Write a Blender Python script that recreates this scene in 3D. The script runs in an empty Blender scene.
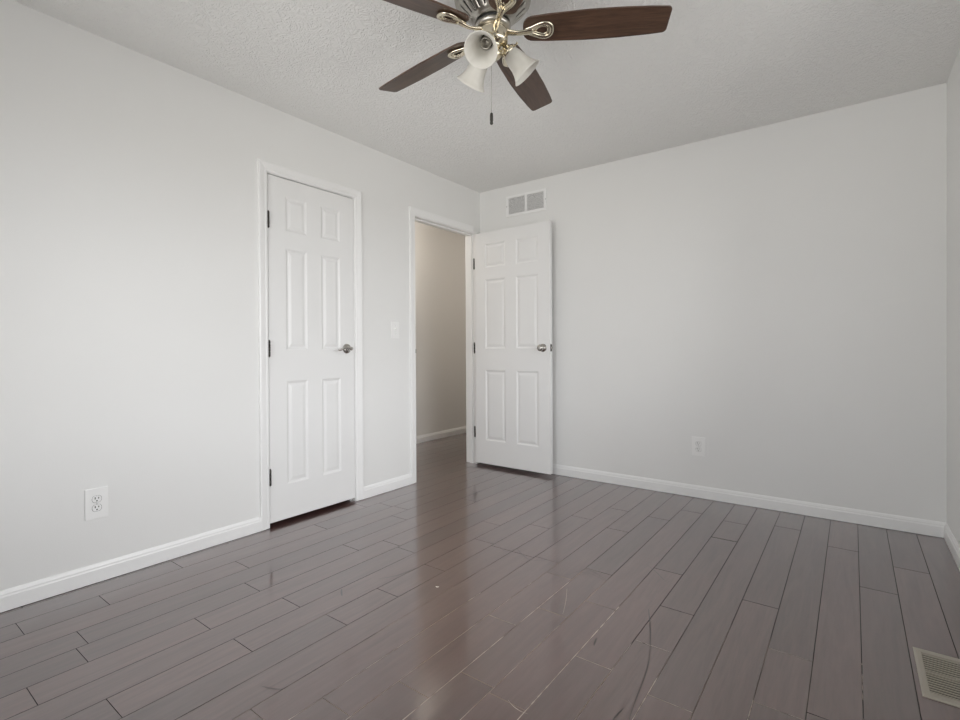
import bpy, bmesh, math, random
from mathutils import Vector, Matrix
random.seed(7)
S = bpy.context.scene
COL = S.collection
PI = math.pi
R = math.radians

# ------------------------------------------------------------------ camera
FPX = 500.488
YAW, PITCH, ROLL = 0.638617, -0.00585515, -0.0052675
CAM = Vector((2.70731, -3.64254, 1.03269))
def cam_axes():
    f = Vector((-math.sin(YAW)*math.cos(PITCH), math.cos(YAW)*math.cos(PITCH), math.sin(PITCH)))
    r = Vector((math.cos(YAW), math.sin(YAW), 0)); u = r.cross(f)
    return (r*math.cos(ROLL)+u*math.sin(ROLL), -r*math.sin(ROLL)+u*math.cos(ROLL), f)
cr, cu, cf = cam_axes()
cd = bpy.data.cameras.new('camera'); cam = bpy.data.objects.new('camera', cd); COL.objects.link(cam)
cd.sensor_fit = 'HORIZONTAL'; cd.sensor_width = 36.0
cd.lens = FPX/960*36.0
cd.shift_x = -1.013/960; cd.shift_y = -8.625/960
cd.clip_start = 0.02
m = Matrix((cr, cu, -cf)).transposed().to_4x4(); m.translation = CAM
cam.matrix_world = m
S.camera = cam

# ------------------------------------------------------------------ world and light
W = 3.113; H = 2.44; YR = -4.12          # room width, height, rear wall
HX = -1.105                               # hall far wall
WIN_R = (-2.85, -0.85, 0.55, 2.14)        # window in the right wall: y0 y1 z0 z1
WIN_B = (0.35, 2.65, 0.42, 2.14)          # window in the rear wall: x0 x1 z0 z1
wd = bpy.data.worlds.new('world'); S.world = wd; wd.use_nodes = True
nt = wd.node_tree; nt.nodes.clear()
SKY_R, GND_R, SKY_B, GND_B = 8.0, 3.3, 4.0, 5.2      # radiance of sky and ground beyond the right and the rear windows
g = nt.nodes.new('ShaderNodeTexCoord'); sx = nt.nodes.new('ShaderNodeSeparateXYZ')
nt.links.new(g.outputs['Generated'], sx.inputs[0])
def wmap(sock, lo, hi):
    mr = nt.nodes.new('ShaderNodeMapRange'); mr.inputs['From Min'].default_value = lo; mr.inputs['From Max'].default_value = hi
    nt.links.new(sock, mr.inputs['Value']); return mr.outputs[0]
def wmix(fac, A, B):
    mx = nt.nodes.new('ShaderNodeMix'); mx.data_type = 'RGBA'; nt.links.new(fac, mx.inputs['Factor'])
    for k, v in (('A', A), ('B', B)):
        if isinstance(v, tuple): mx.inputs[k].default_value = v
        else: nt.links.new(v, mx.inputs[k])
    return mx.outputs['Result']
def rgb(c, k): return (c[0]*k, c[1]*k, c[2]*k, 1)
CS, CG = (0.985, 1.0, 1.02), (1.0, 0.985, 0.95)
hz = wmap(sx.outputs['Z'], -0.03, 0.03)
ad = nt.nodes.new('ShaderNodeMath'); nt.links.new(sx.outputs['X'], ad.inputs[0]); nt.links.new(sx.outputs['Y'], ad.inputs[1])
side = wmap(ad.outputs[0], -0.3, 0.3)
col = wmix(side, wmix(hz, rgb(CG, GND_B), rgb(CS, SKY_B)), wmix(hz, rgb(CG, GND_R), rgb(CS, SKY_R)))
bg = nt.nodes.new('ShaderNodeBackground'); wo = nt.nodes.new('ShaderNodeOutputWorld')
nt.links.new(col, bg.inputs[0]); nt.links.new(bg.outputs[0], wo.inputs[0])
def portal(name, loc, rot, sxx, syy):
    l = bpy.data.lights.new(name, 'AREA'); l.shape = 'RECTANGLE'; l.size = sxx; l.size_y = syy
    l.cycles.is_portal = True
    o = bpy.data.objects.new(name, l); o.location = loc; o.rotation_euler = rot; COL.objects.link(o)
portal('window_portal', (W+0.13, (WIN_R[0]+WIN_R[1])/2, (WIN_R[2]+WIN_R[3])/2), (0, R(90), 0), WIN_R[3]-WIN_R[2], WIN_R[1]-WIN_R[0])
portal('window_portal', ((WIN_B[0]+WIN_B[1])/2, YR-0.13, (WIN_B[2]+WIN_B[3])/2), (R(90), 0, 0), WIN_B[1]-WIN_B[0], WIN_B[3]-WIN_B[2])
for hloc, hen in (((-0.74, -0.24, 2.20), 8.0), ((-0.60, 2.35, 2.25), 6.5)):      # two lamps in the hall
    hl = bpy.data.lights.new('hall_lamp', 'POINT'); hl.energy = hen; hl.color = (1.0, 0.92, 0.83); hl.shadow_soft_size = 0.10
    ho = bpy.data.objects.new('hall_lamp', hl); ho.location = hloc; COL.objects.link(ho)
S.view_settings.view_transform = 'Standard'; S.view_settings.look = 'None'
S.view_settings.gamma = 1.0; S.view_settings.use_curve_mapping = False
S.view_settings.exposure = 0.0
S.cycles.max_bounces = 16; S.cycles.diffuse_bounces = 10
S.cycles.sample_clamp_indirect = 8

# ------------------------------------------------------------------ materials
def new_mat(name):
    m = bpy.data.materials.new(name); m.use_nodes = True
    return m, m.node_tree, m.node_tree.nodes['Principled BSDF']
def mat(name, col, rough=0.5, metal=0.0, bump=None, spec=0.5, coat=0.0, vary=0.0, vscale=3.0):
    m, t, p = new_mat(name)
    p.inputs['Base Color'].default_value = (*col, 1); p.inputs['Roughness'].default_value = rough
    p.inputs['Metallic'].default_value = metal; p.inputs['Specular IOR Level'].default_value = spec
    p.inputs['Coat Weight'].default_value = coat
    tc = t.nodes.new('ShaderNodeTexCoord')
    n = t.nodes.new('ShaderNodeTexNoise'); n.inputs['Scale'].default_value = vscale; n.inputs['Detail'].default_value = 4
    t.links.new(tc.outputs['Object'], n.inputs['Vector'])
    mx = t.nodes.new('ShaderNodeMix'); mx.data_type = 'RGBA'
    mx.inputs['A'].default_value = (*[c*(1-vary) for c in col], 1); mx.inputs['B'].default_value = (*[min(1, c*(1+vary)) for c in col], 1)
    t.links.new(n.outputs['Fac'], mx.inputs['Factor']); t.links.new(mx.outputs['Result'], p.inputs['Base Color'])
    if bump:
        sc, st, di = bump
        n2 = t.nodes.new('ShaderNodeTexNoise'); n2.inputs['Scale'].default_value = sc; n2.inputs['Detail'].default_value = 3
        t.links.new(tc.outputs['Object'], n2.inputs['Vector'])
        b = t.nodes.new('ShaderNodeBump'); b.inputs['Strength'].default_value = st; b.inputs['Distance'].default_value = di
        t.links.new(n2.outputs['Fac'], b.inputs['Height']); t.links.new(b.outputs[0], p.inputs['Normal'])
    return m
M = {}
M['wall'] = mat('wall_paint', (0.80, 0.80, 0.79), 0.42, bump=(180, 0.12, 0.002), spec=0.35, vary=0.012)
M['hallwall'] = mat('hall_paint', (0.78, 0.765, 0.74), 0.5, bump=(180, 0.1, 0.002), spec=0.3, vary=0.012)
M['trim'] = mat('trim_paint', (0.86, 0.86, 0.855), 0.32, spec=0.45, vary=0.01)
M['door'] = mat('door_paint', (0.82, 0.82, 0.815), 0.35, bump=(90, 0.05, 0.001), spec=0.45, vary=0.01)
M['plastic'] = mat('white_plastic', (0.86, 0.86, 0.85), 0.3, vary=0.005)
M['black'] = mat('dark_slot', (0.015, 0.015, 0.015), 0.6)
M['dark'] = mat('dark_cavity', (0.03, 0.03, 0.03), 0.8)
M['hinge'] = mat('dark_bronze_hinge', (0.07, 0.066, 0.06), 0.38, metal=0.8, vary=0.2, vscale=60)
M['nickel'] = mat('satin_nickel', (0.50, 0.48, 0.45), 0.22, metal=1.0, vary=0.06, vscale=40)
M['brass'] = mat('antique_brass', (0.70, 0.64, 0.51), 0.20, metal=1.0, vary=0.08, vscale=40)
M['pewter'] = mat('brushed_pewter', (0.46, 0.44, 0.40), 0.32, metal=1.0, vary=0.08, vscale=50)
M['tan'] = mat('tan_enamel', (0.38, 0.345, 0.29), 0.42, vary=0.03, vscale=20)
M['mark_dark'] = mat('scuff_dark', (0.030, 0.022, 0.020), 0.45, vary=0.2, vscale=40)
M['mark_light'] = mat('scuff_light', (0.40, 0.33, 0.28), 0.6, vary=0.3, vscale=40)
M['chip'] = mat('white_fleck', (0.75, 0.72, 0.68), 0.7)
M['subfloor'] = mat('subfloor', (0.02, 0.016, 0.014), 0.9)
M['rubber'] = mat('white_rubber', (0.7, 0.7, 0.68), 0.6)

def ceiling_mat():
    m, t, p = new_mat('stomped_ceiling')
    p.inputs['Base Color'].default_value = (0.88, 0.88, 0.865, 1); p.inputs['Roughness'].default_value = 0.85
    p.inputs['Specular IOR Level'].default_value = 0.2
    tc = t.nodes.new('ShaderNodeTexCoord')
    n0 = t.nodes.new('ShaderNodeTexNoise'); n0.inputs['Scale'].default_value = 9; n0.inputs['Detail'].default_value = 2
    t.links.new(tc.outputs['Object'], n0.inputs['Vector'])
    mx = t.nodes.new('ShaderNodeMix'); mx.data_type = 'VECTOR'; mx.inputs['Factor'].default_value = 0.14
    t.links.new(tc.outputs['Object'], mx.inputs['A']); t.links.new(n0.outputs['Color'], mx.inputs['B'])
    v = t.nodes.new('ShaderNodeTexNoise'); v.inputs['Scale'].default_value = 42; v.inputs['Detail'].default_value = 4; v.inputs['Distortion'].default_value = 1.6
    t.links.new(mx.outputs['Result'], v.inputs['Vector'])
    r = t.nodes.new('ShaderNodeValToRGB'); r.color_ramp.elements[0].position = 0.44; r.color_ramp.elements[1].position = 0.60
    t.links.new(v.outputs['Fac'], r.inputs[0])
    b = t.nodes.new('ShaderNodeBump'); b.inputs['Strength'].default_value = 0.5; b.inputs['Distance'].default_value = 0.006
    t.links.new(r.outputs[0], b.inputs['Height']); t.links.new(b.outputs[0], p.inputs['Normal'])
    return m
M['ceiling'] = ceiling_mat()

def wood(name, c0, c1, rough, axis, attr=None, gscale=1.0, coat=0.0, spec=0.5, bump=0.05, tintamt=0.18):
    m, t, p = new_mat(name); L = t.links.new
    tc = t.nodes.new('ShaderNodeTexCoord'); mp = t.nodes.new('ShaderNodeMapping')
    sc = [14*gscale, 14*gscale, 14*gscale]; sc[axis] = 1.1*gscale
    mp.inputs['Scale'].default_value = sc
    if attr:
        at = t.nodes.new('ShaderNodeAttribute'); at.attribute_name = attr
        ma = t.nodes.new('ShaderNodeVectorMath'); ma.operation = 'MULTIPLY_ADD'
        cx = t.nodes.new('ShaderNodeCombineXYZ')
        for i in range(3): L(at.outputs['Fac'], cx.inputs[i])
        ma.inputs[1].default_value = (31, 17, 11); L(cx.outputs[0], ma.inputs[0]); L(tc.outputs['Object'], ma.inputs[2])
        L(ma.outputs[0], mp.inputs['Vector'])
    else:
        L(tc.outputs['Object'], mp.inputs['Vector'])
    n = t.nodes.new('ShaderNodeTexNoise'); n.inputs['Scale'].default_value = 1.6; n.inputs['Detail'].default_value = 8; n.inputs['Roughness'].default_value = 0.6; n.inputs['Distortion'].default_value = 1.2
    L(mp.outputs[0], n.inputs['Vector'])
    wv = t.nodes.new('ShaderNodeTexNoise'); wv.inputs['Scale'].default_value = 9; wv.inputs['Detail'].default_value = 5
    L(mp.outputs[0], wv.inputs['Vector'])
    ad = t.nodes.new('ShaderNodeMath'); ad.operation = 'MULTIPLY_ADD'; ad.inputs[1].default_value = 0.45
    L(wv.outputs['Fac'], ad.inputs[0]); L(n.outputs['Fac'], ad.inputs[2])
    rp = t.nodes.new('ShaderNodeValToRGB'); rp.color_ramp.elements[0].position = 0.5; rp.color_ramp.elements[1].position = 0.95
    rp.color_ramp.elements[0].color = (*c0, 1); rp.color_ramp.elements[1].color = (*c1, 1)
    L(ad.outputs[0], rp.inputs[0])
    out = rp.outputs[0]
    if attr:
        mr = t.nodes.new('ShaderNodeMapRange'); mr.inputs['To Min'].default_value = 1-tintamt; mr.inputs['To Max'].default_value = 1+tintamt
        L(at.outputs['Fac'], mr.inputs['Value'])
        hs = t.nodes.new('ShaderNodeHueSaturation'); L(mr.outputs[0], hs.inputs['Value']); L(out, hs.inputs['Color']); out = hs.outputs[0]
    L(out, p.inputs['Base Color'])
    p.inputs['Roughness'].default_value = rough; p.inputs['Coat Weight'].default_value = coat; p.inputs['Coat Roughness'].default_value = 0.11; p.inputs['Coat IOR'].default_value = 1.9
    p.inputs['Specular IOR Level'].default_value = spec
    b = t.nodes.new('ShaderNodeBump'); b.inputs['Strength'].default_value = bump; b.inputs['Distance'].default_value = 0.002
    L(ad.outputs[0], b.inputs['Height']); L(b.outputs[0], p.inputs['Normal'])
    return m
M['floor'] = wood('stained_floor_plank', (0.062, 0.029, 0.025), (0.100, 0.051, 0.045), 0.28, 1, 'plank', 1.0, coat=1.0, spec=0.6)
M['blade'] = wood('walnut_blade', (0.036, 0.019, 0.013), (0.108, 0.060, 0.038), 0.30, 0, None, 2.6, spec=0.5)

def edge_mat():                            # plank edges: dark stain, worn to raw wood where people walk
    m, t, p = new_mat('plank_edge'); L = t.links.new
    tc = t.nodes.new('ShaderNodeTexCoord')
    n = t.nodes.new('ShaderNodeTexNoise'); n.inputs['Scale'].default_value = 2.2; n.inputs['Detail'].default_value = 5
    L(tc.outputs['Object'], n.inputs['Vector'])
    d = t.nodes.new('ShaderNodeVectorMath'); d.operation = 'DISTANCE'; d.inputs[1].default_value = (1.82, -2.25, 0)
    L(tc.outputs['Object'], d.inputs[0])
    mr = t.nodes.new('ShaderNodeMapRange'); mr.inputs['From Min'].default_value = 0.25; mr.inputs['From Max'].default_value = 1.05
    mr.inputs['To Min'].default_value = 0.30; mr.inputs['To Max'].default_value = -0.16
    L(d.outputs['Value'], mr.inputs['Value'])
    ad = t.nodes.new('ShaderNodeMath'); ad.operation = 'ADD'; L(n.outputs['Fac'], ad.inputs[0]); L(mr.outputs[0], ad.inputs[1])
    rp = t.nodes.new('ShaderNodeValToRGB'); rp.color_ramp.elements[0].position = 0.52; rp.color_ramp.elements[1].position = 0.72
    rp.color_ramp.elements[0].color = (0.022, 0.016, 0.014, 1); rp.color_ramp.elements[1].color = (0.40, 0.31, 0.25, 1)
    L(ad.outputs[0], rp.inputs[0]); L(rp.outputs[0], p.inputs['Base Color'])
    p.inputs['Roughness'].default_value = 0.6; p.inputs['Specular IOR Level'].default_value = 0.2
    return m
M['edge'] = edge_mat()

def shade_mat():
    m, t, p = new_mat('frosted_alabaster'); L = t.links.new
    tc = t.nodes.new('ShaderNodeTexCoord'); n = t.nodes.new('ShaderNodeTexNoise'); n.inputs['Scale'].default_value = 14; n.inputs['Detail'].default_value = 5; n.inputs['Distortion'].default_value = 1.5
    L(tc.outputs['Object'], n.inputs['Vector'])
    mx = t.nodes.new('ShaderNodeMix'); mx.data_type = 'RGBA'; mx.inputs['A'].default_value = (0.74, 0.72, 0.67, 1); mx.inputs['B'].default_value = (0.92, 0.91, 0.88, 1)
    L(n.outputs['Fac'], mx.inputs['Factor']); L(mx.outputs['Result'], p.inputs['Base Color']); p.inputs['Roughness'].default_value = 0.3
    tr = t.nodes.new('ShaderNodeBsdfTranslucent'); L(mx.outputs['Result'], tr.inputs['Color'])
    ms = t.nodes.new('ShaderNodeMixShader'); ms.inputs[0].default_value = 0.42
    L(p.outputs[0], ms.inputs[1]); L(tr.outputs[0], ms.inputs[2]); L(ms.outputs[0], t.nodes['Material Output'].inputs[0])
    return m
M['shade'] = shade_mat()
def glass_mat():
    m, t, p = new_mat('window_glass'); L = t.links.new
    tr = t.nodes.new('ShaderNodeBsdfTransparent'); gl = t.nodes.new('ShaderNodeBsdfGlossy'); gl.inputs['Roughness'].default_value = 0.02
    fr = t.nodes.new('ShaderNodeFresnel'); fr.inputs[0].default_value = 1.45
    ms = t.nodes.new('ShaderNodeMixShader'); L(fr.outputs[0], ms.inputs[0]); L(tr.outputs[0], ms.inputs[1]); L(gl.outputs[0], ms.inputs[2])
    L(ms.outputs[0], t.nodes['Material Output'].inputs[0]); t.nodes.remove(p)
    return m
M['glass'] = glass_mat()

# ------------------------------------------------------------------ helpers
def bm_box(bm, x0, x1, y0, y1, z0, z1, bevel=0.0, mi=0):
    r = bmesh.ops.create_cube(bm, size=1.0, matrix=Matrix.Translation(((x0+x1)/2, (y0+y1)/2, (z0+z1)/2)) @ Matrix.Diagonal((x1-x0, y1-y0, z1-z0, 1)))
    vs = r['verts']; fs = list({f for v in vs for f in v.link_faces})
    if bevel > 0:
        es = list({e for v in vs for e in v.link_edges})
        rb = bmesh.ops.bevel(bm, geom=es, offset=bevel, segments=2, affect='EDGES', profile=0.6)
        fs = list(set(rb['faces']) | {f for f in fs if f.is_valid})
    for f in fs:
        if f.is_valid: f.material_index = mi
def bm_lathe(bm, prof, seg=32, mtx=None, mi=0, close=False):
    """prof: list of (r, z) ; axis z"""
    mtx = mtx or Matrix.Identity(4); rings = []
    for r, z in prof:
        if r < 1e-6: rings.append([bm.verts.new(mtx @ Vector((0, 0, z)))])
        else: rings.append([bm.verts.new(mtx @ Vector((r*math.cos(2*PI*i/seg), r*math.sin(2*PI*i/seg), z))) for i in range(seg)])
    n = len(rings); out = []
    for k in range(n if close else n-1):
        a, b = rings[k], rings[(k+1) % n]
        row = []
        for i in range(seg):
            j = (i+1) % seg
            if len(a) == 1 and len(b) == 1: continue
            if len(a) == 1: f = bm.faces.new((a[0], b[i], b[j]))
            elif len(b) == 1: f = bm.faces.new((a[i], b[0], a[j]))
            else: f = bm.faces.new((a[i], b[i], b[j], a[j]))
            f.material_index = mi; f.smooth = True; row.append(f)
        out.append(row)
    return out
def bm_tube(bm, pts, rad, seg=10, closed=False, mi=0, flat=1.0, up=Vector((0, 0, 1))):
    pts = [Vector(p) for p in pts]; n = len(pts); rings = []
    for i, p in enumerate(pts):
        a = pts[(i-1) % n] if closed or i > 0 else p; b = pts[(i+1) % n] if closed or i < n-1 else p
        d = (b-a).normalized(); s = d.cross(up)
        if s.length < 1e-4: s = d.cross(Vector((1, 0, 0)))
        s.normalize(); u = s.cross(d)
        r = rad[i] if isinstance(rad, (list, tuple)) else rad
        rings.append([bm.verts.new(p + s*r*math.cos(2*PI*k/seg) + u*r*flat*math.sin(2*PI*k/seg)) for k in range(seg)])
    for i in range(n if closed else n-1):
        a, b = rings[i], rings[(i+1) % n]
        for k in range(seg):
            f = bm.faces.new((a[k], a[(k+1) % seg], b[(k+1) % seg], b[k])); f.smooth = True; f.material_index = mi
    if not closed:
        for rr in (rings[0][::-1], rings[-1]):
            f = bm.faces.new(rr); f.material_index = mi
def bm_extrude_profile(bm, prof, p0, p1, out, mi=0):
    """prof: (d, z) closed outline; swept from p0 to p1 (points on the floor line), d along 'out'"""
    out = Vector(out); ra = [bm.verts.new(Vector(p0)+out*d+Vector((0, 0, z))) for d, z in prof]
    rb = [bm.verts.new(Vector(p1)+out*d+Vector((0, 0, z))) for d, z in prof]
    n = len(prof)
    for i in range(n):
        f = bm.faces.new((ra[i], ra[(i+1) % n], rb[(i+1) % n], rb[i])); f.material_index = mi
    bm.faces.new(ra[::-1]); bm.faces.new(rb)
def smooth_curve(pts, n=6, closed=False):
    pts = [Vector(p) for p in pts]; N = len(pts); out = []
    for i in range(N if closed else N-1):
        g = lambda k: pts[k % N] if closed else pts[max(0, min(N-1, k))]
        p0, p1, p2, p3 = g(i-1), g(i), g(i+1), g(i+2)
        for k in range(n):
            t = k/n
            out.append(0.5*((2*p1)+(p2-p0)*t+(2*p0-5*p1+4*p2-p3)*t*t+(3*p1-p0-3*p2+p3)*t**3))
    if not closed: out.append(pts[-1])
    return out
def obj(name, bm, mats, parent=None, loc=None, shade=None, recalc=True):
    if recalc: bmesh.ops.recalc_face_normals(bm, faces=bm.faces)
    me = bpy.data.meshes.new(name); bm.to_mesh(me); bm.free()
    for mm in (mats if isinstance(mats, (list, tuple)) else [mats]): me.materials.append(mm)
    o = bpy.data.objects.new(name, me); COL.objects.link(o)
    if parent: o.parent = parent
    if loc: o.location = loc
    return o
def tag(o, label, cat, group=None, kind=None):
    o['label'] = label; o['category'] = cat
    if group: o['group'] = group
    if kind: o['kind'] = kind
    return o
def struct(name, bm, mats, label, cat): return tag(obj(name, bm, mats), label, cat, kind='structure')
def empty(name, loc, label, cat, group=None, rot=(0, 0, 0)):
    o = bpy.data.objects.new(name, None); o.empty_display_size = 0.05; COL.objects.link(o)
    o.location = loc; o.rotation_euler = rot
    return tag(o, label, cat, group)
def unproj_floor(px, py):
    ray = cf + cr*((px-1.013-480)/FPX) + cu*((360-(py+8.625))/FPX)
    t = -CAM.z/ray.z
    return CAM + ray*t

# ------------------------------------------------------------------ floor
PW = 0.1286; S0 = 0.03
joints_px = [(19.9,628.9),(82.4,655.6),(32.5,697),(114,708.2),(105.5,601.2),(202.7,624),(244,646),(338.7,708.7),(414.4,690),(259,716),(293,603.5),(338,620.6),(482,682),(507,622),(598,664.7),(518,707),(675,705.5),(658,648),(554,613),(605,607),(682,612),(794,656),(784,713),(761.5,604.5),(843,549),(915,571),(787,528),(728,540),(731,522),(876,590),(177,564.5),(242.5,564.8),(252,587),(320.6,526.9),(350.6,547.5),(383.8,504.4),(398,517.5),(406,550),(390.6,594),(441,570),(494,524),(523,554.5),(500,548),(488,542.5),(544,527.5),(582.5,517.8),(620.6,510),(617.5,530),(660,518.7),(693,512),(716.5,538),(555,562),(566,578),(600,572),(670,572)]
rows = {}
for p in joints_px:
    q = unproj_floor(*p); rows.setdefault(math.floor((q.x-S0)/PW), []).append(q.y)
def build_floor():
    bm = bmesh.new(); lay = bm.loops.layers.float_color.new('plank')
    rnd = random.Random(11)
    c = 0.0008; gap = 0.00035; dep = 0.0022
    def plank(x0, x1, y0, y1):
        v = rnd.random()
        x0 += gap; x1 -= gap; y0 += gap; y1 -= gap
        top = [(x0+c, y0+c), (x1-c, y0+c), (x1-c, y1-c), (x0+c, y1-c)]
        bot = [(x0, y0), (x1, y0), (x1, y1), (x0, y1)]
        tv = [bm.verts.new((x, y, 0)) for x, y in top]; bv = [bm.verts.new((x, y, -dep)) for x, y in bot]
        fs = [bm.faces.new(tv)]
        for i in range(4):
            f = bm.faces.new((bv[i], bv[(i+1) % 4], tv[(i+1) % 4], tv[i])); f.material_index = 1; fs.append(f)
        for f in fs:
            for l in f.loops: l[lay] = (v, v, v, 1)
    k0 = math.floor((-1.3-S0)/PW); k1 = math.floor((W+0.05-S0)/PW)
    for k in range(k0, k1+1):
        xa, xb = S0+k*PW, S0+(k+1)*PW
        ya, yb = (YR-0.02, 0.01) if k >= -1 else (-2.6, 3.2)
        js = sorted(rows.get(k, []))
        if not js: js = [ya + rnd.uniform(0.3, 1.1)]
        while js[0]-ya > 2.0: js.insert(0, js[0]-rnd.uniform(1.2, 1.6))
        far = 2.3 if k >= 16 else 1.9 if k >= -1 else 1.2
        while yb-js[-1] > far: js.append(js[-1]+rnd.uniform(0.8, 1.25))
        ys = [ya]+[j for j in js if ya+0.05 < j < yb-0.05]+[yb]
        for a, b in zip(ys, ys[1:]): plank(xa, xb, a, b)
    bm_box(bm, -1.35, W+0.1, -2.6, 3.2, -0.06, -dep, mi=2)
    bm_box(bm, -0.3, W+0.1, YR-0.1, -2.6, -0.06, -dep, mi=2)
    # scuffs: thin ribbons of wear lying on the boards
    def scuff(pts, w, mi):
        P = smooth_curve([unproj_floor(*p) for p in pts], 5); n = len(P); L, Rr = [], []
        for i, p in enumerate(P):
            d = (P[min(i+1, n-1)]-P[max(i-1, 0)]); d.z = 0; d.normalize(); s = Vector((-d.y, d.x, 0))
            ww = w*(0.25+0.75*math.sin(PI*min(max(i/(n-1), 0.04), 0.96)))
            L.append(bm.verts.new((p.x+s.x*ww, p.y+s.y*ww, 0.0003))); Rr.append(bm.verts.new((p.x-s.x*ww, p.y-s.y*ww, 0.0003)))
        for i in range(n-1):
            f = bm.faces.new((L[i], Rr[i], Rr[i+1], L[i+1])); f.material_index = mi
    scuff([(648.5,609),(650,625),(650.5,644)], 0.0022, 3)
    scuff([(650.5,644),(649,660),(645,676),(636,699),(629,720)], 0.0016, 3)
    scuff([(480,537),(497,545),(506,551.5),(516,549),(522,554),(530,560),(545,560),(555,560),(559,565)], 0.0018, 3)
    scuff([(551,574),(565,575),(583,570),(592,571),(600,576),(608,581)], 0.0015, 3)
    scuff([(572,571),(588,573),(600,578),(608,582)], 0.0012, 3)
    scuff([(647,565),(655,571),(665,581)], 0.0016, 3)
    scuff([(596.5,638),(595,642),(594,646)], 0.003, 3)
    scuff([(341.5,589),(341.5,593),(342,596)], 0.0035, 3)
    scuff([(378,579),(395,576),(407,572),(415,568)], 0.0025, 3)
    scuff([(260,686),(275,689),(286,689)], 0.0014, 3)
    scuff([(135,584),(140,580),(146,576)], 0.0012, 3)
    scuff([(508,700),(513,706),(520,711),(528,714)], 0.0011, 4)
    def worn(x0, y0, x1, y1, w, fill=0.85):   # bare wood showing along a seam, broken into short lengths
        d = Vector((x1-x0, y1-y0, 0)); L = d.length; d.normalize(); n_ = Vector((-d.y, d.x, 0)); t = 0.0
        while t < L:
            l = min(rnd.uniform(0.03, 0.12), L-t)
            if rnd.random() < fill:
                m_ = 4; A, B = [], []
                for i in range(m_+1):
                    q = Vector((x0, y0, 0.0003))+d*(t+l*i/m_); ww = w*rnd.uniform(0.5, 1.2)*(0.3 if i in (0, m_) else 1)
                    A.append(bm.verts.new(q+n_*ww)); B.append(bm.verts.new(q-n_*ww))
                for i in range(m_): bm.faces.new((A[i], B[i], B[i+1], A[i+1])).material_index = 4
            t += l
    for k, ya, yb, w, fl in ((13, -2.78, -1.60, 0.0015, 0.95), (15, -2.60, -1.72, 0.0017, 0.95), (17, -2.45, -2.02, 0.0014, 0.9), (14, -2.70, -1.85, 0.0009, 0.7), (12, -2.95, -1.75, 0.0009, 0.65),
                          (11, -2.95, -1.95, 0.0008, 0.55), (16, -2.5, -1.9, 0.0007, 0.4), (20, -2.30, -1.75, 0.0009, 0.6), (21, -2.2, -1.6, 0.0007, 0.45), (19, -2.3, -2.0, 0.0010, 0.7)):
        worn(S0+k*PW, ya, S0+k*PW, yb, w, fl)
    for px, py, w in ((598, 664.7, 0.0012), (675, 705.5, 0.0009), (658, 648, 0.0010), (507, 622, 0.0007), (784, 713, 0.0006), (794, 656, 0.0006)):
        q = unproj_floor(px, py); k = math.floor((q.x-S0)/PW); worn(S0+k*PW, q.y, S0+(k+1)*PW, q.y, w, 0.95)
    scuff([(567,588),(566,600),(563,614)], 0.0008, 4)
    scuff([(624,708),(618,714),(613,720)], 0.0022, 3)
    scuff([(435.8,586.3),(437.3,587),(439,586.6)], 0.004, 5)
    return struct('floor', bm, [M['floor'], M['edge'], M['subfloor'], M['mark_dark'], M['mark_light'], M['chip']],
                  'dark purple-brown stained wood plank floor running towards the back wall', 'floor')
build_floor()

# ------------------------------------------------------------------ shell
bm = bmesh.new(); bm_box(bm, -1.3, W+0.12, YR-0.12, 3.2, H, H+0.1)
struct('ceiling', bm, M['ceiling'], 'pale grey textured ceiling carrying the fan', 'ceiling')
# openings in the left wall
C0, C1, CZ = -2.054, -1.432, 2.052       # closet: rough jamb-to-jamb (y), head
E0, E1, EZ = -0.845, -0.066, 2.055       # entry doorway
JT = 0.018                               # jamb thickness
WT = -0.115
bm = bmesh.new()
bm_box(bm, WT, 0, YR-0.12, C0-JT, -0.06, H); bm_box(bm, WT, 0, C0-JT, C1+JT, CZ+JT, H)
bm_box(bm, WT, 0, C1+JT, E0-JT, -0.06, H); bm_box(bm, WT, 0, E0-JT, E1+JT, EZ+JT, H)
bm_box(bm, WT, 0, E1+JT, 0.0, -0.06, H)
struct('wall_left', bm, M['wall'], 'pale grey wall with the closet door and the open doorway', 'wall')
bm = bmesh.new(); bm_box(bm, WT, W+0.12, 0, 0.12, -0.06, H)
struct('wall_back', bm, M['wall'], 'pale grey wall behind the open door with the return vent', 'wall')
bm = bmesh.new(); y0, y1, z0, z1 = WIN_R
bm_box(bm, W, W+0.12, YR-0.12, y0, -0.06, H); bm_box(bm, W, W+0.12, y1, 0, -0.06, H)
bm_box(bm, W, W+0.12, y0, y1, -0.06, z0); bm_box(bm, W, W+0.12, y0, y1, z1, H)
struct('wall_right', bm, M['wall'], 'pale grey wall strip at the right edge of the picture', 'wall')
bm = bmesh.new(); x0, x1, z0, z1 = WIN_B
bm_box(bm, 0, x0, YR-0.12, YR, -0.06, H); bm_box(bm, x1, W, YR-0.12, YR, -0.06, H)
bm_box(bm, x0, x1, YR-0.12, YR, -0.06, z0); bm_box(bm, x0, x1, YR-0.12, YR, z1, H)
struct('wall_rear', bm, M['wall'], 'pale grey window wall behind the camera', 'wall')
bm = bmesh.new(); bm_box(bm, HX-0.12, HX, -1.2, 3.2, -0.06, H)
struct('wall_hall', bm, M['hallwall'], 'greyish hall wall seen through the open doorway', 'wall')
bm = bmesh.new(); bm_box(bm, HX, WT, -1.2, -1.08, -0.06, H); bm_box(bm, HX, WT, 3.08, 3.2, -0.06, H); bm_box(bm, WT, WT+0.1, 0.12, 3.2, -0.06, H)
struct('wall_hall_near', bm, M['hallwall'], 'greyish walls closing the hall beyond the doorway', 'wall')
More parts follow.
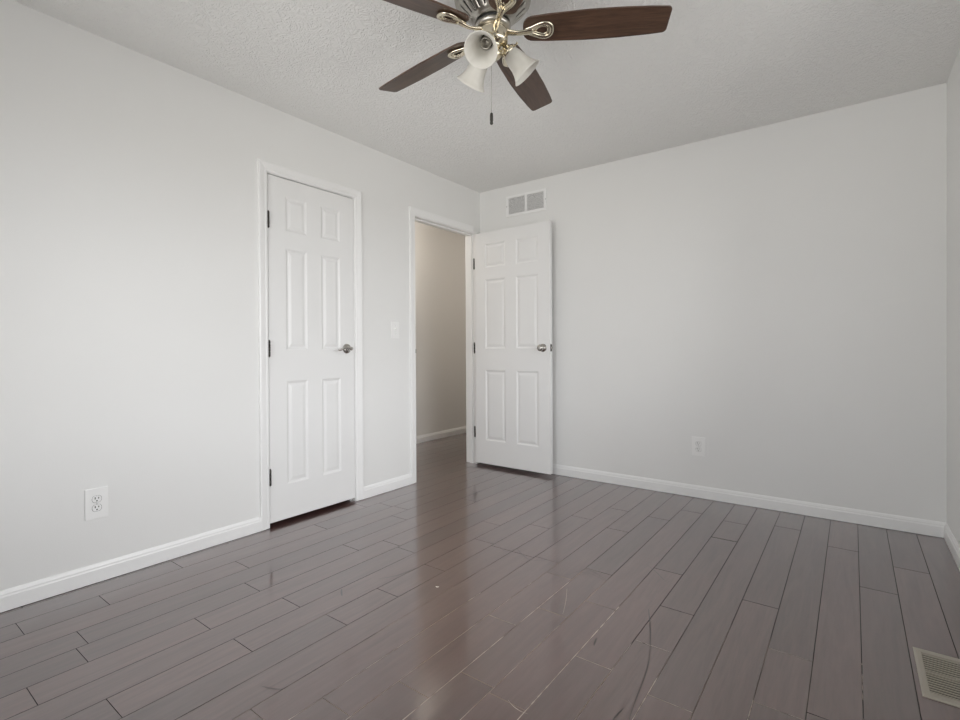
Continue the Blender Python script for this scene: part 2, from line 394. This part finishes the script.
bm = bmesh.new(); bm_box(bm, -0.80, -0.72, -2.5, -1.2, -0.06, H); bm_box(bm, -0.72, WT, -2.5, -2.42, -0.06, H)
struct('wall_closet', bm, M['wall'], 'closet walls hidden behind the closed white door', 'wall')

# baseboards
BP = [(0, 0.002), (0.0125, 0.002), (0.0125, 0.058), (0.0095, 0.064), (0.0095, 0.070), (0.006, 0.079), (0.004, 0.083), (0, 0.083)]
CW = 0.055                                # casing width
def board(name, p0, p1, out, label, prof=BP):
    bm = bmesh.new(); bm_extrude_profile(bm, prof, p0, p1, out)
    # nail-free board ends stay square
    return struct(name, bm, M['trim'], label, 'baseboard')
board('baseboard_left', (0, YR, 0), (0, C0-0.005-CW, 0), (1, 0, 0), 'white baseboard on the left wall below the outlet')
board('baseboard_left', (0, C1+0.005+CW, 0), (0, E0-0.005-CW, 0), (1, 0, 0), 'short white baseboard between the closet door and the doorway')
board('baseboard_back', (0.02, 0, 0), (W, 0, 0), (0, -1, 0), 'long white baseboard along the back wall')
board('baseboard_right', (W, 0, 0), (W, YR, 0), (-1, 0, 0), 'white baseboard at the right edge beside the register')
board('baseboard_hall', (HX, -1.08, 0), (HX, 3.08, 0), (1, 0, 0), 'white baseboard in the hall beyond the doorway')
board('baseboard_rear', (0, YR, 0), (W, YR, 0), (0, 1, 0), 'white baseboard behind the camera')

# ------------------------------------------------------------------ door trim
def casing(bm, y0, y1, z, rv=0.005, w=CW, side=1, xf=0.0, cut=None):
    """mitred casing around an opening in the left wall, y0..y1, head z, on face x = xf"""
    prof = [(0.0, 0.008), (0.010, 0.0105), (0.016, 0.0095), (0.030, 0.0125), (w-0.008, 0.015), (w, 0.0135)]   # (distance outwards, thickness)
    def path(d):
        if cut is not None: return [(y0-rv-d, 0.003), (y0-rv-d, z+rv+d), (cut, z+rv+d)]   # head stops short of the corner, no far leg
        return [(y0-rv-d, 0.003), (y0-rv-d, z+rv+d), (y1+rv+d, z+rv+d), (y1+rv+d, 0.003)]
    loops = []
    full = [(0.0, 0.0)]+prof+[(w, 0.0)]
    for d, t in full:
        loops.append([bm.verts.new((xf+side*t, y, zz)) for y, zz in path(d)])
    n = len(full)
    for i in range(n):
        a, b = loops[i], loops[(i+1) % n]
        for k in range(len(a)-1): bm.faces.new((a[k], a[k+1], b[k+1], b[k]))
    for k in (0, -1): bm.faces.new([l[k] for l in loops])
def jamb(bm, y0, y1, z, stop):
    bm_box(bm, WT-0.001, 0.001, y0-JT, y0, 0, z); bm_box(bm, WT-0.001, 0.001, y1, y1+JT, 0, z)
    bm_box(bm, WT-0.001, 0.001, y0-JT, y1+JT, z, z+JT)
    s0, s1 = stop
    bm_box(bm, s0, s1, y0, y0+0.011, 0, z-0.011); bm_box(bm, s0, s1, y1-0.011, y1, 0, z-0.011); bm_box(bm, s0, s1, y0, y1, z-0.011, z)
bm = bmesh.new(); casing(bm, C0, C1, CZ); jamb(bm, C0, C1, CZ, (-0.075, -0.041)); casing(bm, C0, C1, CZ, side=-1, xf=WT)
struct('trim_1', bm, M['trim'], 'white casing around the closed closet door', 'door frame')
bm = bmesh.new(); casing(bm, E0, E1, EZ, cut=-0.116); jamb(bm, E0, E1, EZ, (-0.075, -0.041)); casing(bm, E0, E1, EZ, side=-1, xf=WT)
t2 = struct('trim_2', bm, M['trim'], 'white casing around the open hall doorway', 'door frame')
bm = bmesh.new(); bm_box(bm, -0.034, -0.002, E0, E0+0.0016, 0.985, 1.045); bm_box(bm, -0.002, 0.006, E0-0.001, E0+0.002, 1.0, 1.03)
sp = obj('strike_plate', bm, M['hinge'], t2); sp['label'] = 'dark strike plate'

# ------------------------------------------------------------------ doors
PZ = [(0.229, 0.845), (1.030, 1.634), (1.735, 1.945)]
def door_mesh(w, h, th, zoff, stile=0.110, mull=0.100):
    """local: x = width 0..w, y = 0 (face) .. th (back), z = 0..h"""
    bm = bmesh.new(); pw = (w-2*stile-mull)/2
    us = [0, stile, stile+pw, stile+pw+mull, w-stile, w]
    vs = [0]+[z-zoff for pr in PZ for z in pr]+[h]
    for face, sgn in ((0.0, 1), (th, -1)):
        for i in range(5):
            for j in range(7):
                ua, ub, va, vb = us[i], us[i+1], vs[j], vs[j+1]
                if i in (1, 3) and j in (1, 3, 5):
                    steps = [(0, 0), (0.004, 0.001), (0.012, 0.0052), (0.019, 0.0060), (0.036, 0.0022), (0.040, 0.0018)]
                    rings = [[bm.verts.new((x, face+sgn*d, z)) for x, z in ((ua+o, va+o), (ub-o, va+o), (ub-o, vb-o), (ua+o, vb-o))] for o, d in steps]
                    for a, b in zip(rings, rings[1:]):
                        for k in range(4): bm.faces.new((a[k], a[(k+1) % 4], b[(k+1) % 4], b[k]))
                    bm.faces.new(rings[-1])
                else:
                    bm.faces.new([bm.verts.new((x, face, z)) for x, z in ((ua, va), (ub, va), (ub, vb), (ua, vb))])
    for a, b in (((0, 0), (w, 0)), ((w, 0), (w, h)), ((w, h), (0, h)), ((0, h), (0, 0))):
        bm.faces.new([bm.verts.new((a[0], 0, a[1])), bm.verts.new((b[0], 0, b[1])), bm.verts.new((b[0], th, b[1])), bm.verts.new((a[0], th, a[1]))])
    bmesh.ops.remove_doubles(bm, verts=bm.verts, dist=1e-5)
    return bm
def hinge_bm():
    bm = bmesh.new()
    for k in range(3):
        bm_lathe(bm, [(0, -0.044+k*0.0297), (0.0066, -0.044+k*0.0297), (0.0066, -0.0152+k*0.0297), (0, -0.0152+k*0.0297)], 12)
    bm_lathe(bm, [(0, 0.045), (0.005, 0.045), (0.0052, 0.048), (0.003, 0.051), (0, 0.0515)], 12)
    bm_lathe(bm, [(0, -0.045), (0.005, -0.045), (0.0052, -0.047), (0, -0.050)], 12)
    bm_box(bm, -0.001, 0.005, 0.0058, 0.0078, -0.0445, 0.0445)      # leaf edge in the gap
    return bm
def lever_bm(sgn=-1):
    """on the plane y=0, projecting to -y; lever runs towards sgn*x"""
    bm = bmesh.new(); rot = Matrix.Rotation(R(90), 4, 'X')
    bm_lathe(bm, [(0, 0), (0.0325, 0), (0.0325, 0.003), (0.029, 0.008), (0.020, 0.011), (0.0125, 0.013), (0.0115, 0.030), (0.0125, 0.034), (0.0125, 0.05), (0.009, 0.053), (0, 0.053)], 28, rot)
    pts = smooth_curve([(0.004, -0.044, 0), (sgn*0.018, -0.046, 0.004), (sgn*0.040, -0.047, 0.007), (sgn*0.062, -0.046, 0.001), (sgn*0.080, -0.044, -0.007), (sgn*0.098, -0.041, -0.009)], 5)
    n = len(pts); bm_tube(bm, pts, [0.0095-0.0042*i/(n-1) for i in range(n)], 12)
    return bm
def knob_bm():
    bm = bmesh.new()
    bm_lathe(bm, [(0, 0), (0.0325, 0), (0.0325, 0.003), (0.029, 0.007), (0.017, 0.010), (0.0125, 0.014), (0.0115, 0.026), (0.0150, 0.031), (0.0235, 0.036), (0.0270, 0.043), (0.0270, 0.050), (0.0225, 0.057), (0.012, 0.0605), (0, 0.061)], 32, Matrix.Rotation(R(90), 4, 'X'))
    return bm
# closet door: hinged at y=C0, face flush with x=0 ; local x -> +y, local y -> -x
DZ = 0.025
d1 = obj('door_1', door_mesh(C1-C0-0.006, 2.046-DZ, 0.035, DZ), M['door'])
d1.location = (-0.001, C0+0.003, DZ); d1.rotation_euler = (0, 0, R(90))
tag(d1, 'closed white six-panel closet door with a lever on its right', 'door', kind='structure')
for z in (0.292, 1.037, 1.783):
    hh = obj('hinge', hinge_bm(), M['hinge'], d1, (-0.002, -0.0078, z-DZ)); hh['label'] = 'dark bronze hinge'
lv = obj('door_handle', lever_bm(), M['nickel'], d1, (C1-C0-0.006-0.062, 0, 1.036-DZ)); lv['label'] = 'satin nickel lever handle'
# entry door: open a quarter turn, lying close to the back wall; local x -> +x, face looks to -y
d2 = obj('door_2', door_mesh(0.751, 2.046-DZ, 0.035, DZ, 0.107, 0.108), M['door'])
d2.location = (0.023, -0.108, DZ); d2.rotation_euler = (0, 0, R(-0.6))
tag(d2, 'white six-panel door standing open against the back wall', 'door', kind='structure')
for z in (0.292, 1.037, 1.783):
    b = hinge_bm()
    hh = obj('hinge', b, M['hinge'], d2, (-0.017, 0.006, z-DZ)); hh.rotation_euler = (0, 0, R(90)); hh['label'] = 'dark bronze hinge'
lv = obj('door_knob', knob_bm(), M['nickel'], d2, (0.751-0.064, 0, 1.035-DZ)); lv['label'] = 'satin nickel round knob'
bm = knob_bm(); bmesh.ops.scale(bm, vec=(1, -1, 1), verts=bm.verts)
lv = obj('door_knob', bm, M['nickel'], d2, (0.751-0.064, 0.035, 1.035-DZ)); lv['label'] = 'satin nickel round knob'
bm = bmesh.new(); bm_box(bm, -0.001, 0.0016, -0.0125, 0.0125, -0.028, 0.028, 0.0005)
lp = obj('latch_plate', bm, M['hinge'], d2, (0.751, 0.0175, 1.035-DZ)); lp['label'] = 'dark latch plate'
bm = bmesh.new(); bm_box(bm, 0.001, 0.011, -0.007, 0.007, -0.009, 0.009, 0.002)
obj('latch_bolt', bm, M['nickel'], lp)

# ------------------------------------------------------------------ windows (outside the frame, they light the room)
def window(name, horiz, rng, face, outward, label):
    a0, a1, z0, z1 = rng
    def P(bm, u0, u1, d0, d1, za, zb, bev=0):
        lo, hi = sorted((face+outward*d0, face+outward*d1))
        if horiz == 'x': bm_box(bm, u0, u1, lo, hi, za, zb, bev)
        else: bm_box(bm, lo, hi, u0, u1, za, zb, bev)
    bm = bmesh.new()
    P(bm, a0, a0+0.045, 0.02, 0.12, z0, z1); P(bm, a1-0.045, a1, 0.02, 0.12, z0, z1)
    P(bm, a0, a1, 0.02, 0.12, z1-0.045, z1); P(bm, a0, a1, 0.02, 0.12, z0, z0+0.045)
    w = obj(name, bm, M['trim']); tag(w, label, 'window', kind='structure')
    bm = bmesh.new()
    P(bm, a0-0.06, a0, -0.014, 0, z0-0.02, z1+0.06); P(bm, a1, a1+0.06, -0.014, 0, z0-0.02, z1+0.06); P(bm, a0, a1, -0.014, 0, z1, z1+0.06)
    obj('window_casing', bm, M['trim'], w)
    bm = bmesh.new(); P(bm, a0-0.07, a1+0.07, -0.035, 0.02, z0-0.022, z0, 0.004); obj('window_sill', bm, M['trim'], w)
    zm = (z0+z1)/2
    for za, zb, d in ((z0+0.045, zm+0.02, 0.055), (zm-0.02, z1-0.045, 0.085)):
        bm = bmesh.new(); u0, u1 = a0+0.045, a1-0.045
        P(bm, u0, u0+0.04, d, d+0.03, za, zb); P(bm, u1-0.04, u1, d, d+0.03, za, zb); P(bm, u0+0.04, u1-0.04, d, d+0.03, za, za+0.04); P(bm, u0+0.04, u1-0.04, d, d+0.03, zb-0.04, zb)
        s = obj('sash', bm, M['trim'], w)
        bm = bmesh.new(); P(bm, u0+0.04, u1-0.04, d+0.013, d+0.017, za+0.04, zb-0.04); obj('pane', bm, M['glass'], s)
window('window_1', 'y', WIN_R, W, 1, 'white double-hung window in the right wall over the register')
window('window_2', 'x', WIN_B, YR, -1, 'white double-hung window in the wall behind the camera')

# ------------------------------------------------------------------ outlets and switch (local: x across, -y out of the wall, z up)
def screw(parent, x, z, y=-0.0055, m='plastic'):
    bm = bmesh.new(); bm_lathe(bm, [(0, 0), (0.0034, 0), (0.003, 0.0012), (0, 0.0014)], 12, Matrix.Rotation(R(90), 4, 'X'))
    bm_box(bm, -0.003, 0.003, -0.0017, -0.0013, -0.0004, 0.0004, mi=1)
    s = obj('screw', bm, [M[m], M['black']], parent, (x, y, z)); return s
def plate_bm(w, h, holes):
    bm = bmesh.new(); bm_box(bm, -w/2, w/2, -0.0058, 0, -h/2, h/2, 0.0025); return bm
def outlet(loc, rot, w, h, label):
    t = empty('wall_outlet', loc, label, 'outlet', 'wall outlets', rot)
    obj('cover_plate', plate_bm(w, h, None), M['plastic'], t)
    for z in (0.0195, -0.0195):
        bm = bmesh.new()
        # receptacle face: circle with flattened top and bottom
        pts = []
        for i in range(40):
            a = 2*PI*i/40; pts.append((0.0172*math.cos(a), max(-0.0143, min(0.0143, 0.0172*math.sin(a)))))
        va = [bm.verts.new((x, -0.0050, zz)) for x, zz in pts]; vb = [bm.verts.new((x*0.97, -0.0078, zz*0.97)) for x, zz in pts]
        bm.faces.new(vb)
        for i in range(40): bm.faces.new((va[i], va[(i+1) % 40], vb[(i+1) % 40], vb[i]))
        rc = obj('receptacle', bm, M['plastic'], t, (0, 0, z))
        bm = bmesh.new()
        bm_box(bm, -0.0082, -0.0048, -0.0084, -0.007, 0.0003, 0.0094); bm_box(bm, 0.0048, 0.0078, -0.0084, -0.007, 0.0012, 0.0085)
        bm_lathe(bm, [(0, 0.007), (0.0029, 0.007), (0.0029, 0.0084), (0, 0.0084)], 12, Matrix.Translation((0, 0, -0.0072)) @ Matrix.Rotation(R(90), 4, 'X'))
        sl = obj('slots', bm, M['black'], rc); sl['label'] = 'dark outlet slots'
        bm = bmesh.new()
        ra = [bm.verts.new((x*1.02, -0.0061, zz*1.02)) for x, zz in pts]; rb = [bm.verts.new((x*1.07, -0.0061, zz*1.08)) for x, zz in pts]
        for i in range(40): bm.faces.new((ra[i], ra[(i+1) % 40], rb[(i+1) % 40], rb[i]))
        gp = obj('gap', bm, M['dark'], rc); gp['label'] = 'dark gap around the receptacle'
    screw(t, 0, 0)
outlet((0, -2.8785, 0.352), (0, 0, R(90)), 0.086, 0.137, 'white duplex outlet low on the left wall, nearest the camera')
outlet((1.859, 0, 0.3525), (0, 0, 0), 0.088, 0.130, 'white duplex outlet low on the back wall, right of the open door')
t = empty('light_switch', (0, -1.060, 1.172), 'white toggle light switch between the closet door and the doorway', 'light switch', None, (0, 0, R(90)))
obj('cover_plate', plate_bm(0.079, 0.122, None), M['plastic'], t)
bm = bmesh.new(); bm_box(bm, -0.0052, 0.0052, -0.0064, -0.0055, -0.0125, 0.0125, 0.0); obj('toggle_surround', bm, M['plastic'], t)
bm = bmesh.new(); bm_box(bm, -0.0042, 0.0042, -0.019, -0.005, -0.0045, 0.0045, 0.001)
bmesh.ops.rotate(bm, cent=(0, -0.005, 0), matrix=Matrix.Rotation(R(-28), 3, 'X'), verts=bm.verts)
obj('toggle', bm, M['plastic'], t)
screw(t, 0, 0.030); screw(t, 0, -0.030)

# ------------------------------------------------------------------ return-air vent on the back wall
t = empty('return_vent', (0.487, 0, 2.261), 'white two-panel return vent high on the wall above the open door', 'vent')
w2, h2 = 0.200, 0.089
bm = bmesh.new(); fr = 0.021; mu = 0.010
bm_box(bm, -w2, w2, -0.007, 0, h2-fr, h2, 0.002); bm_box(bm, -w2, w2, -0.007, 0, -h2, -h2+fr, 0.002)
bm_box(bm, -w2, -w2+fr+0.006, -0.007, 0, -h2+fr, h2-fr); bm_box(bm, w2-fr-0.006, w2, -0.007, 0, -h2+fr, h2-fr); bm_box(bm, -mu, mu, -0.007, 0, -h2+fr, h2-fr)
obj('vent_frame', bm, M['trim'], t)
bm = bmesh.new(); bm_box(bm, -w2+fr, w2-fr, -0.0012, 0, -h2+fr, h2-fr); bp = obj('duct_back', bm, M['dark'], t); bp['label'] = 'dark duct behind the louvres'
for sx0, sx1 in ((-w2+fr+0.006, -mu), (mu, w2-fr-0.006)):
    bm = bmesh.new(); n = 30
    for i in range(n):
        z = -h2+fr+(i+0.5)*(2*h2-2*fr)/n
        bm_box(bm, sx0, sx1, -0.0062, -0.0014, z-0.0013, z+0.0009)
    obj('louvre_panel', bm, M['trim'], t)
for sx_ in (-1, 1): screw(t, sx_*(w2-0.009), 0.0, -0.007, 'hinge')

# ------------------------------------------------------------------ floor register
t = empty('floor_register', (2.9425, -1.541, 0), 'tan metal floor register set in the boards by the right wall', 'floor register')
rx, ry = 0.0705, 0.151; ix, iy = 0.051, 0.121
bm = bmesh.new()
def rect(a, b, z): return [bm.verts.new((x, y, z)) for x, y in ((-a, -b), (a, -b), (a, b), (-a, b))]
rr = [rect(rx, ry, 0.0005), rect(rx, ry, 0.0022), rect(rx-0.006, ry-0.006, 0.0052), rect(ix+0.004, iy+0.004, 0.0055), rect(ix, iy, 0.0045), rect(ix, iy, 0.0006)]
for a, b in zip(rr, rr[1:]):
    for k in range(4): bm.faces.new((a[k], a[(k+1) % 4], b[(k+1) % 4], b[k]))
obj('register_frame', bm, M['tan'], t)
bm = bmesh.new(); bm_box(bm, -ix, ix, -iy, iy, 0.0004, 0.0010); bp = obj('duct_opening', bm, M['black'], t); bp['label'] = 'black opening under the bars'
bm = bmesh.new(); n = 17
for i in range(n):
    y = -iy+(i+0.5)*2*iy/n
    bm_box(bm, -ix, ix, y-0.0024, y+0.0024, 0.0014, 0.0042)
obj('bars', bm, M['tan'], t)
bm = bmesh.new(); bm_box(bm, -ix, ix, -0.0035, 0.0035, 0.001, 0.0050); obj('middle_bar', bm, M['tan'], t)
bm = bmesh.new(); bm_box(bm, 0.02, 0.032, -0.006, 0.006, 0.0035, 0.010, 0.001); obj('damper_lever', bm, M['tan'], t)

# ------------------------------------------------------------------ ceiling fan
FX, FY, FZ = 1.5955, -2.0580, H
ZB = 2.2511-H                           # blade plane
TH0, TW = 0.52799, -0.24927
fan = empty('ceiling_fan', (FX, FY, FZ), 'five-blade brass and walnut ceiling fan with three frosted glass shades', 'ceiling fan')
# motor housing
bm = bmesh.new()
bm_lathe(bm, [(0, -0.0005), (0.125, -0.0005), (0.128, -0.008), (0.122, -0.020), (0.132, -0.034), (0.146, -0.046), (0.149, -0.062), (0.146, -0.078), (0.136, -0.088)], 64)
obj('motor_housing', bm, M['pewter'], fan)
bm = bmesh.new()
rws = bm_lathe(bm, [(0.136, -0.088), (0.130, -0.096), (0.122, -0.103), (0.088, -0.136), (0.080, -0.143), (0.072, -0.147), (0.070, -0.152), (0.060, -0.153)], 96)
kill = [rws[2][i] for i in range(96) if i % 4 == 0]
bmesh.ops.delete(bm, geom=kill, context='FACES')
o = obj('vented_skirt', bm, M['pewter'], fan, recalc=False); md = o.modifiers.new('t', 'SOLIDIFY'); md.thickness = 0.003; md.offset = 0
bm = bmesh.new(); bm_lathe(bm, [(0.124, -0.082), (0.114, -0.098), (0.079, -0.133), (0.060, -0.148), (0.0, -0.148)], 48)
o = obj('motor_core', bm, M['black'], fan); o['label'] = 'dark motor seen through the slots'
bm = bmesh.new(); bm_lathe(bm, [(0, -0.149), (0.060, -0.149), (0.060, -0.160), (0.050, -0.160), (0.050, -0.164), (0, -0.164)], 48); obj('gap_shade_ring', bm, M['black'], fan)  # black colour stands in for shade in the gap above the flywheel
bm = bmesh.new(); bm_lathe(bm, [(0, -0.163), (0.058, -0.163), (0.068, -0.166), (0.070, -0.174), (0.064, -0.182), (0.0, -0.182)], 48); obj('flywheel', bm, M['pewter'], fan)
# switch housing with dark slot ring
bm = bmesh.new(); bm_lathe(bm, [(0, -0.183), (0.052, -0.183), (0.052, -0.188), (0.0575, -0.190), (0.0585, -0.196), (0.0585, -0.226), (0.056, -0.234), (0.047, -0.240), (0.034, -0.243), (0.030, -0.247), (0.0295, -0.262), (0.034, -0.268), (0.034, -0.280), (0.026, -0.290), (0.012, -0.297), (0.006, -0.304), (0, -0.306)], 48)
obj('switch_housing', bm, M['brass'], fan)

def blade_bm():
    """local x outwards from the axis, y across, bottom face at z=0"""
    bm = bmesh.new(); x0, x1 = 0.116, 0.658
    hw = [(0.0, 0.048), (0.05, 0.0535), (0.2, 0.0600), (0.45, 0.0655), (0.65, 0.0650), (0.85, 0.0605), (1.0, 0.0545)]
    def half(s):
        for (a, wa), (b, wb) in zip(hw, hw[1:]):
            if a <= s <= b:
                k = (s-a)/(b-a); k = k*k*(3-2*k)*0.4+k*0.6; return wa+(wb-wa)*k
        return hw[-1][1]
    L = x1-x0; rt, rr = 0.016, 0.040
    up = []
    for i in range(7):                     # root corner, round
        a = PI - (PI/2)*i/6; up.append((x0+rr+rr*math.cos(a), half(rr/L)-rr+rr*math.sin(a)))
    for i in range(1, 24):
        x = x0+rr+(L-rr-rt)*i/24; up.append((x, half((x-x0)/L)))
    wt = half(1.0)+0.001
    for i in range(6):
        a = PI/2 - (PI/2)*i/5; up.append((x1-rt+rt*math.cos(a), wt-rt+rt*math.sin(a)))
    out = up+[(x, -y) for x, y in reversed(up)]
    n = len(out)
    def ring(ins, z):
        c = ((x0+x1)/2, 0); r = []
        for x, y in out:
            r.append(bm.verts.new((x+(ins if x < c[0] else -ins)*(1 if (x < x0+rr or x > x1-rt) else 0), y-ins*(1 if y > 0 else -1), z)))
        return r
    rs = [ring(0.001, 0), ring(0, 0.001), ring(0, 0.0052), ring(0.001, 0.0062)]
    for a, b in zip(rs, rs[1:]):
        for k in range(n): bm.faces.new((a[k], a[(k+1) % n], b[(k+1) % n], b[k]))
    bm.faces.new(rs[0][::-1]); bm.faces.new(rs[-1])
    return bm
def iron_bm():
    bm = bmesh.new()
    # arm from flywheel out under the blade
    pts = smooth_curve([(0.050, 0, -0.002), (0.075, 0, -0.009), (0.100, 0, -0.013), (0.128, 0, -0.011), (0.152, 0, -0.007)], 5)
    n = len(pts); bm_tube(bm, pts, [0.0165-0.0055*math.sin(PI*i/(n-1)) for i in range(n)], 12, flat=0.5)
    # teardrop loop
    lp = [(0.128, 0.005), (0.150, 0.013), (0.176, 0.025), (0.201, 0.030), (0.219, 0.021), (0.225, 0.0), (0.219, -0.021), (0.201, -0.030), (0.176, -0.025), (0.150, -0.013), (0.128, -0.005)]
    cv = smooth_curve([(x, y, -0.0065) for x, y in lp], 4, closed=True); bm_tube(bm, cv, 0.0088, 10, closed=True, flat=0.65)
    # inner teardrop bead
    cv = smooth_curve([(x*0.66+0.187*0.34, y*0.62, -0.0050) for x, y in lp], 4, closed=True); bm_tube(bm, cv, 0.0052, 8, closed=True, flat=0.8)
    return bm
blade0 = iron0 = screw0 = None
for k in range(5):
    a = TH0 + k*R(72) + 0.008
    mt = Matrix.Translation((0, 0, ZB)) @ Matrix.Rotation(a, 4, 'Z') @ Matrix.Rotation(TW, 4, 'X')
    mi_ = Matrix.Translation((0, 0, ZB)) @ Matrix.Rotation(a, 4, 'Z') @ Matrix.Rotation(TW, 4, 'X')
    if blade0 is None:
        blade0 = b = obj('fan_blade', blade_bm(), M['blade'], fan)
        iron0 = ir = obj('blade_iron', iron_bm(), M['brass'], fan)
    else:
        b = blade0.copy(); COL.objects.link(b); b.parent = fan
        ir = iron0.copy(); COL.objects.link(ir); ir.parent = fan
    b.matrix_local = mt; ir.matrix_local = mi_
    b['label'] = 'dark walnut fan blade'; ir['label'] = 'pale brass looped blade iron'
    for sx_, sy_ in ((0.166, 0.0), (0.209, 0.014), (0.209, -0.014)):
        if screw0 is None:
            q = bmesh.new(); bm_lathe(q, [(0, -0.0042), (0.003, -0.0038), (0.0048, -0.002), (0.0048, 0.001), (0, 0.001)], 12)
            screw0 = sc_ = obj('screw', q, M['brass'], ir)
        else:
            sc_ = screw0.copy(); COL.objects.link(sc_); sc_.parent = ir
        sc_.location = (sx_, sy_, -0.001)

# light kit: three arms with bell shades
PH = R(46.5); TILT = R(46)
def shade_bm():
    """axis +z from neck (z=0) to mouth"""
    bm = bmesh.new()
    o = [(0.0270, 0.0), (0.0275, 0.006), (0.0300, 0.014), (0.0345, 0.026), (0.0375, 0.042), (0.0395, 0.060), (0.0430, 0.074), (0.0485, 0.088), (0.0560, 0.100), (0.0625, 0.107)]
    i_ = [(r-0.0035, z+0.0008) for r, z in o]
    bm_lathe(bm, o+[(0.0625, 0.1085), (0.0602, 0.1090)]+i_[::-1], 40, close=True)
    return bm
for k in range(3):
    a = PH+k*R(120)
    d = Vector((math.cos(a)*math.cos(TILT), math.sin(a)*math.cos(TILT), -math.sin(TILT)))
    neck = Vector((0.062*math.cos(a), 0.062*math.sin(a), 2.183-H))
    q = Vector((0, 0, 1)).rotation_difference(d).to_matrix().to_4x4()
    mm = Matrix.Translation(neck) @ q
    bm = bmesh.new()
    st = Vector((0.026*math.cos(a), 0.026*math.sin(a), -0.2735))
    pts = smooth_curve([st, st*1.0+Vector((0.010*math.cos(a), 0.010*math.sin(a), 0.006)), neck-d*0.018, neck-d*0.004], 5)
    bm_tube(bm, pts, [0.010]*3+[0.0085]*(len(pts)-3), 12)
    bm_lathe(bm, [(0, -0.022), (0.012, -0.021), (0.019, -0.016), (0.021, -0.008), (0.0295, -0.004), (0.0310, 0.002), (0.0310, 0.009), (0.0285, 0.010), (0.0285, 0.0), (0, -0.002)], 28, mm)
    for s in range(3):
        b2 = 2*PI*s/3+0.4
        bm_lathe(bm, [(0, 0.030), (0.003, 0.030), (0.003, 0.040), (0.0048, 0.0405), (0.0048, 0.0445), (0, 0.0445)], 10, mm @ Matrix.Rotation(b2, 4, 'Z') @ Matrix.Translation((0, 0, 0.005)) @ Matrix.Rotation(R(90), 4, 'Y'))
    arm = obj('light_arm', bm, M['brass'], fan); arm['label'] = 'brass light arm with shade fitter'
    s = obj('lamp_shade', shade_bm(), M['shade'], arm); s.matrix_local = mm; s['label'] = 'frosted bell glass shade'
    bm = bmesh.new(); bm_lathe(bm, [(0, -0.001), (0.0205, -0.001), (0.0205, 0.030), (0.0190, 0.034), (0.0165, 0.034), (0.0150, 0.030), (0.0145, 0.008), (0, 0.008)], 28)
    bm_lathe(bm, [(0, 0.008), (0.006, 0.008), (0.0055, 0.014), (0, 0.015)], 14)
    s = obj('lamp_socket', bm, M['pewter'], arm); s.matrix_local = mm; s['label'] = 'empty metal lamp socket'
# pull chain
pc = Vector((0.046*math.cos(R(297)), 0.046*math.sin(R(297)), -0.232))
bm = bmesh.new()
zz = pc.z
bm_tube(bm, [(pc.x*0.95, pc.y*0.95, zz+0.006), (pc.x, pc.y, zz-0.004), (pc.x, pc.y, zz-0.290)], 0.0010, 6)
n = 79
for i in range(n):
    bmesh.ops.create_icosphere(bm, subdivisions=1, radius=0.0015, matrix=Matrix.Translation((pc.x, pc.y, zz-0.006-i*0.0036)))
ch = obj('pull_chain', bm, M['pewter'], fan)
bm = bmesh.new(); bm_lathe(bm, [(0, 0), (0.003, -0.001), (0.0055, -0.004), (0.0062, -0.012), (0.0062, -0.030), (0.0048, -0.033), (0.0060, -0.036), (0.0060, -0.042), (0.003, -0.045), (0, -0.045)], 16, Matrix.Translation((pc.x, pc.y, zz-0.288)))
o = obj('chain_fob', bm, M['hinge'], ch); o['label'] = 'small metal fob'
